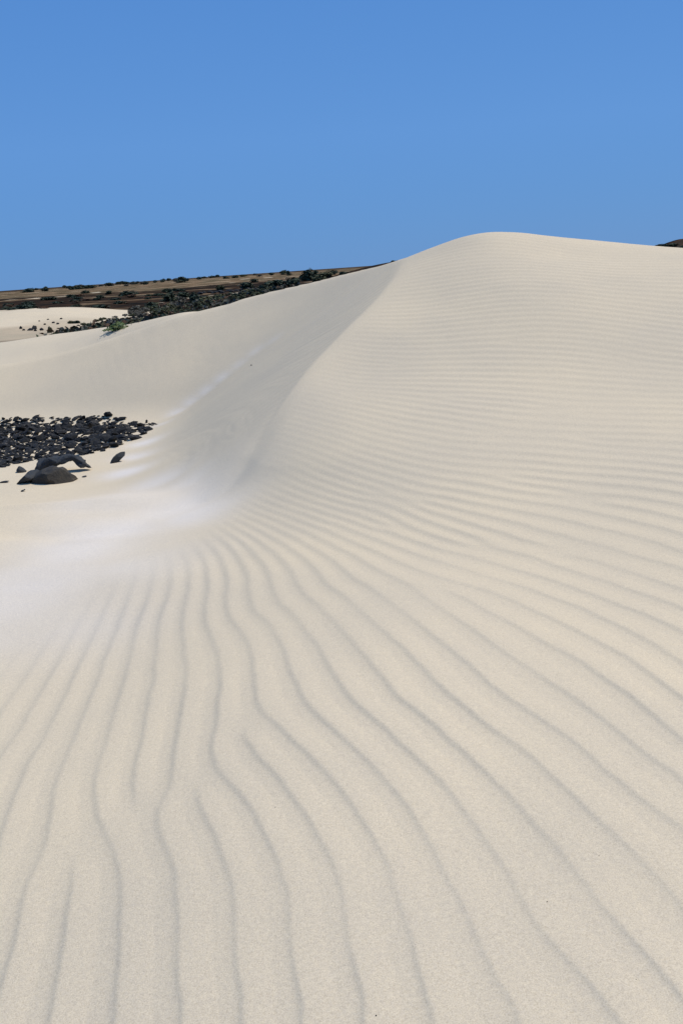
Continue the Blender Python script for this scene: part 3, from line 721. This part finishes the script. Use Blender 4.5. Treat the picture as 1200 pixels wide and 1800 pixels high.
for a in [(42, 551, 40, 15, 'd', 'large dark green bush behind the pale sand bank at far left'),
          (125, 548, 26, 9, 'd', 'low black-green bush behind the pale sand bank, left of the long dark hedge'),
          (178, 545, 38, 9, 'd', 'long low dark bush at the right end of the pale sand bank'),
          (226, 520, 28, 9, 'd', 'dark teal bush standing left of the pale sand mound'),
          (193, 517, 13, 6, 'd', 'dark round bush on the edge of the black lava, below the horizon'),
          (150, 516, 14, 6, 'd', 'small dark bush where black lava meets the pale strip'),
          (300, 530, 24, 15, 'd', 'round black-green bush left of the pale sand patch'),
          (321, 524, 24, 10, 'd', 'blue-green low bush just right of the round black-green bush'),
          (343, 528, 15, 15, 'd', 'upright dark bush at the left end of the black rock ledge'),
          (297, 514, 18, 7, 'd', 'low dark bush in front of the orange earth strip'),
          (388, 511, 14, 10, 'o', 'yellow-green small bush above the black rock ledge'),
          (433, 509, 26, 12, 'd', 'broad dark green bush above the long white sand streak'),
          (448, 497, 12, 7, 'd', 'small dark bush on the whitish far sand strip'),
          (459, 511, 20, 11, 'd', 'dark bush at the right end of the white sand streak'),
          (486, 507, 34, 14, 'd', 'wide dark bush against the dune edge, left of the tallest one'),
          (516, 505, 30, 17, 'd', 'tall dark bush rising from the dune edge'),
          (543, 493, 30, 20, 'd', 'largest blue-green bush, its top breaking the horizon'),
          (560, 497, 24, 12, 'o', 'olive bush in front of the largest blue-green bush'),
          (574, 489, 26, 12, 'o', 'bright olive bush hugging the dune edge'),
          (585, 483, 17, 8, 'd', 'dark domed bush above the olive one at the dune edge'),
          (602, 483, 16, 6, 'd', 'last low blue-grey bush towards the dune crest'),
          (52, 514, 17, 7, 'd', 'dark oval bush on the horizon at far left'),
          (81, 512, 13, 6, 'd', 'dark rounded bush on the horizon, second from the left'),
          (193, 503, 13, 6, 'd', 'pointed dark bush on the horizon above the lava'),
          (318, 497, 15, 10, 'd', 'tall dark block of bush standing on the horizon')]:
    bush(*a, y0=58 if a[1] > 543 and a[0] < 190 else 18.5)
for i, px in enumerate((128, 138, 148, 156, 163)):
    bush(px, 508.5 - .07 * (px - 140), rng.uniform(10, 14), 6, 'd', ('first', 'second', 'third', 'fourth', 'fifth')[i] + ' dark bush from the left in the long hedge on the horizon', 'hedge on the horizon')
GS, GH, GL, GP = 'scrub bushes behind the dune', 'small bushes along the horizon', 'dark bushes on the lava plain', 'small shrubs on the sandy spit'
def crest_y(px): return float(np.interp(px, [0, 150, 300, 450, 600, 700], [640, 609, 558, 519, 484, 457]))
for i in range(128):                                       # dense grey-green scrub right behind the horn of the dune
    px = rng.uniform(222, 470); top = np.interp(px, [222, 300, 400, 470], [548, 533, 524, 512])
    py = rng.uniform(top, crest_y(px) + 7)
    t = rng.choice('ooooggdr' if px > 260 else 'ooogg')
    lab = {'o': 'olive green', 'g': 'dry grey', 'd': 'dark green', 'r': 'rusty brown'}[t] + (' scrub bush near the leafy creeper behind the dune' if px < 300 else (' scrub bush below the black rock ledge' if px > 345 else ' scrub bush in the thicket behind the dune edge'))
    bush(px, py, rng.uniform(13, 26), rng.uniform(7, 13), t, lab, GS, parts=False)
for i in range(40):
    px = rng.uniform(8, 330); py = rng.uniform(527, 546) - .062 * px * .8
    t = rng.choice('dddr'); bush(px, py, rng.uniform(9, 22), rng.uniform(3, 6), t, ('rusty brown' if t == 'r' else 'dark') + ' low bush on the black lava plain', GL, parts=False)
for i in range(58):
    px = rng.uniform(200, 540) if i < 46 else rng.uniform(5, 200); py = 511 - .068 * px + rng.uniform(2.0, 7.5)
    bush(px, py, rng.uniform(6, 12), rng.uniform(2.5, 5), (t := rng.choice('ddog')), {'d': 'dark green', 'o': 'olive', 'g': 'greyish'}[t] + ' small bush close under the horizon, ' + ('at far left above the lava' if px < 200 else ('above the pale sand mound' if px < 300 else ('over the black rock ledge' if px < 420 else 'near the largest bushes'))), GH, parts=False)
for i in range(30):
    px = rng.uniform(118, 235); py = rng.uniform(583 - .13 * px, 592 - .05 * px)
    t = rng.choice('oogd'); bush(px, py, rng.uniform(6, 15), rng.uniform(4, 7), t, {'o': 'olive', 'g': 'dry grey', 'd': 'dark'}[t] + ' small shrub on the sandy spit left of the thicket', GP, parts=False)
for px, py, w, h, t, lab in [(1150, 436, 14, 6, 'd', 'low dark bush at the left foot of the mound beyond the dune, far right'), (1166, 433, 22, 7, 'd', 'dark bush on top of the mound beyond the dune, far right'),
                    (1182, 432, 20, 7, 'd', 'dark green bush crowning the mound at the right edge'), (1176, 440, 14, 8, 'g', 'grey bush on the face of the mound at the right edge'), (1198, 436, 18, 7, 'd', 'dark bush cut by the right edge of the picture'),
                    (691, 459, 8, 4, 'd', 'tiny dark bush on the skyline left of the dune crest'), (702, 457.5, 12, 3, 'd', 'tiny flat bush on the skyline touching the dune crest')]:
    q = hit(px, py + 2, 30 if px < 1000 else 45, 900, 420); bush(px, py + 2, w, h, t, lab, y0=30 if px < 1000 else 45, parts=False)

# dark little tree in front of the tallest bushes
q = hit(507, 488, 18.5); k = q[1] / FPX
e = bpy.data.objects.new('small_tree', None); COL.objects.link(e); e.location = (q[0], q[1], q[2] + EYE); tag(e, 'small dark tree with a thin trunk left of the largest bush', 'tree')
link('crown', CLOUD['d'][1], (0, 0, 5 * k), (0, 0, 0), (7 * k, 7 * k, 8 * k), e); link('trunk', STEMS[0], (0, 0, 0), (0, 0, 0), (4 * k, 4 * k, 10 * k), e)

# leafy creeper on the sand behind the horn
q = hit(203, 581, 15.5); k = q[1] / FPX
e = bpy.data.objects.new('creeping_plant', None); COL.objects.link(e); e.location = (q[0], q[1], q[2] + EYE)
tag(e, 'bright green leafy creeper on pale sand behind the dune edge', 'plant')
def creeper():
    V, Fs = [], []; r = random.Random(3)
    for i in range(430):
        u = r.gauss(0, .32); u = max(-1, min(1, u + .12)); hgt = max(.15, 1 - abs(u - .2) * 1.1)
        p = Vector((u * 33 * k, r.gauss(0, .09), r.uniform(.02, 1) ** .8 * hgt * 15 * k))
        nrm = Vector((r.uniform(-.8, .8), r.uniform(-.9, .3), r.uniform(.3, 1))).normalized(); t = nrm.orthogonal().normalized()
        t = Matrix.Rotation(r.uniform(0, 6.28), 3, nrm) @ t; v = nrm.cross(t); l = r.uniform(.012, .028); n0 = len(V)
        V += [p - t * l, p - t * l * .3 + v * l * .8, p + t * l * .7 + v * l * .5, p + t * l * 1.1, p + t * l * .7 - v * l * .5, p - t * l * .3 - v * l * .8]
        Fs.append(tuple(range(n0, n0 + 6)))
    return mesh_from('foliage', V, Fs, MATS['leaf_bright'])
link('foliage', creeper(), parent=e); link('stem', STEMS[1], (0, 0, 0), (0, 0, 0), (.5, .25, .14), e)
for i, (dx, tx, hh) in enumerate([(27, 29, 22), (30, 26, 14), (38, 42, 20), (44, 40, 12), (48, 52, 16)]):
    a, b_ = Vector((dx * k, 0, -.01)), Vector((tx * k, .02, hh * k)); V = []
    for q_, rad in ((a, .004), (a.lerp(b_, .5) + Vector((.01, 0, 0)), .003), (b_, .0015)):
        V += [q_ + Vector((math.cos(j * 2.094) * rad, math.sin(j * 2.094) * rad, 0)) for j in range(3)]
    link('dry_twig', mesh_from('dry_twig', V, [(i_ * 3 + j, i_ * 3 + (j + 1) % 3, i_ * 3 + 3 + (j + 1) % 3, i_ * 3 + 3 + j) for i_ in range(2) for j in range(3)], MATS['twig']), parent=e)
bush(88, 585, 9, 12, 'o', 'small upright grass-green tuft beside the black rocks on the spit', y0=18.5, parts=False)

# black rocks on the spit, the ledge of lava in the scrub
for px, py, w, h, lab in [(37, 578, 6, 5, 'leftmost black rock of the cluster on the far sandy spit'), (42, 581, 6, 4, 'small black rock second from left on the far sandy spit'), (54, 581, 14, 5, 'long flat black rock in the cluster on the far spit'),
                          (61, 579, 10, 8, 'biggest black rock of the cluster on the far spit'), (63, 582, 6, 4, 'small black rock below the biggest one on the spit'), (74, 581, 8, 6, 'black rock standing apart right of the spit cluster'),
                          (111, 582, 6, 4, 'lone black rock on sand near the shrubs of the spit'), (79, 571, 5, 3, 'small black stone up the spit above the tuft'), (94, 568, 6, 4, 'black stone beside the pale hump on the spit'), (102, 570, 6, 4, 'black stone right of the pale hump on the spit'),
                          (70, 565, 4, 2, 'tiny dark stone on the ridge line of the spit'), (85, 562, 5, 2.5, 'dark stone on the ridge line of the spit, middle'), (108, 561, 5, 3, 'dark stone on the ridge line of the spit, rightmost')]:
    q = hit(px, py, 18.5); k = q[1] / FPX
    tag(link('black_rock', STONES[px % 9], (q[0], q[1], q[2] + EYE + h * k * .25), (.1, .2, px), (w * k * 1.2, w * k, h * k * 1.3)), lab, 'rock')
for i in range(13):
    px = 352 + i * 8.2 + rng.uniform(-2, 2); py = 517.5 - .085 * (px - 352) + rng.uniform(-1.5, .8); q = hit(px, py, 20); k = q[1] / FPX; w = rng.uniform(9, 15); h = rng.uniform(3.5, 6)
    tag(link('black_rock', STONES[i % 9], (q[0], q[1], q[2] + EYE + h * k * .2), (0, rng.uniform(-.2, .2), rng.uniform(-.4, .4)), (w * k * 1.2, w * k, h * k * 1.3)), 'low black lava rock in the ledge above the white sand streak, ' + ('left end' if i < 4 else ('middle' if i < 9 else 'right end')), 'rock', 'lava ledge in the scrub')

# a few loose pebbles on the sand
for px, py, w, lab in [(442, 643, 5, 'single dark pebble high on the bluish slip face'), (961, 1587, 4, 'tiny dark pebble on the rippled sand, lower right'), (661, 1789, 5, 'tiny black pebble at the bottom edge in the middle'),
                       (1052, 1505, 3, 'speck-like dark pebble between two ripples, right'), (1117, 1722, 3, 'speck-like dark pebble near the lower right corner'), (484, 1420, 3, 'speck-like dark pebble on the left ripples')]:
    q = hit(px, py); k = q[1] / FPX
    rp = float(ripple(np.array([q[0]]), np.array([q[1]]))[0])
    tag(link('pebble', STONES[px % 9], (q[0], q[1], q[2] + EYE + rp + w * k * .2), (0, 0, px), (w * k * .8, w * k * .65, w * k * .5)), lab, 'pebble')
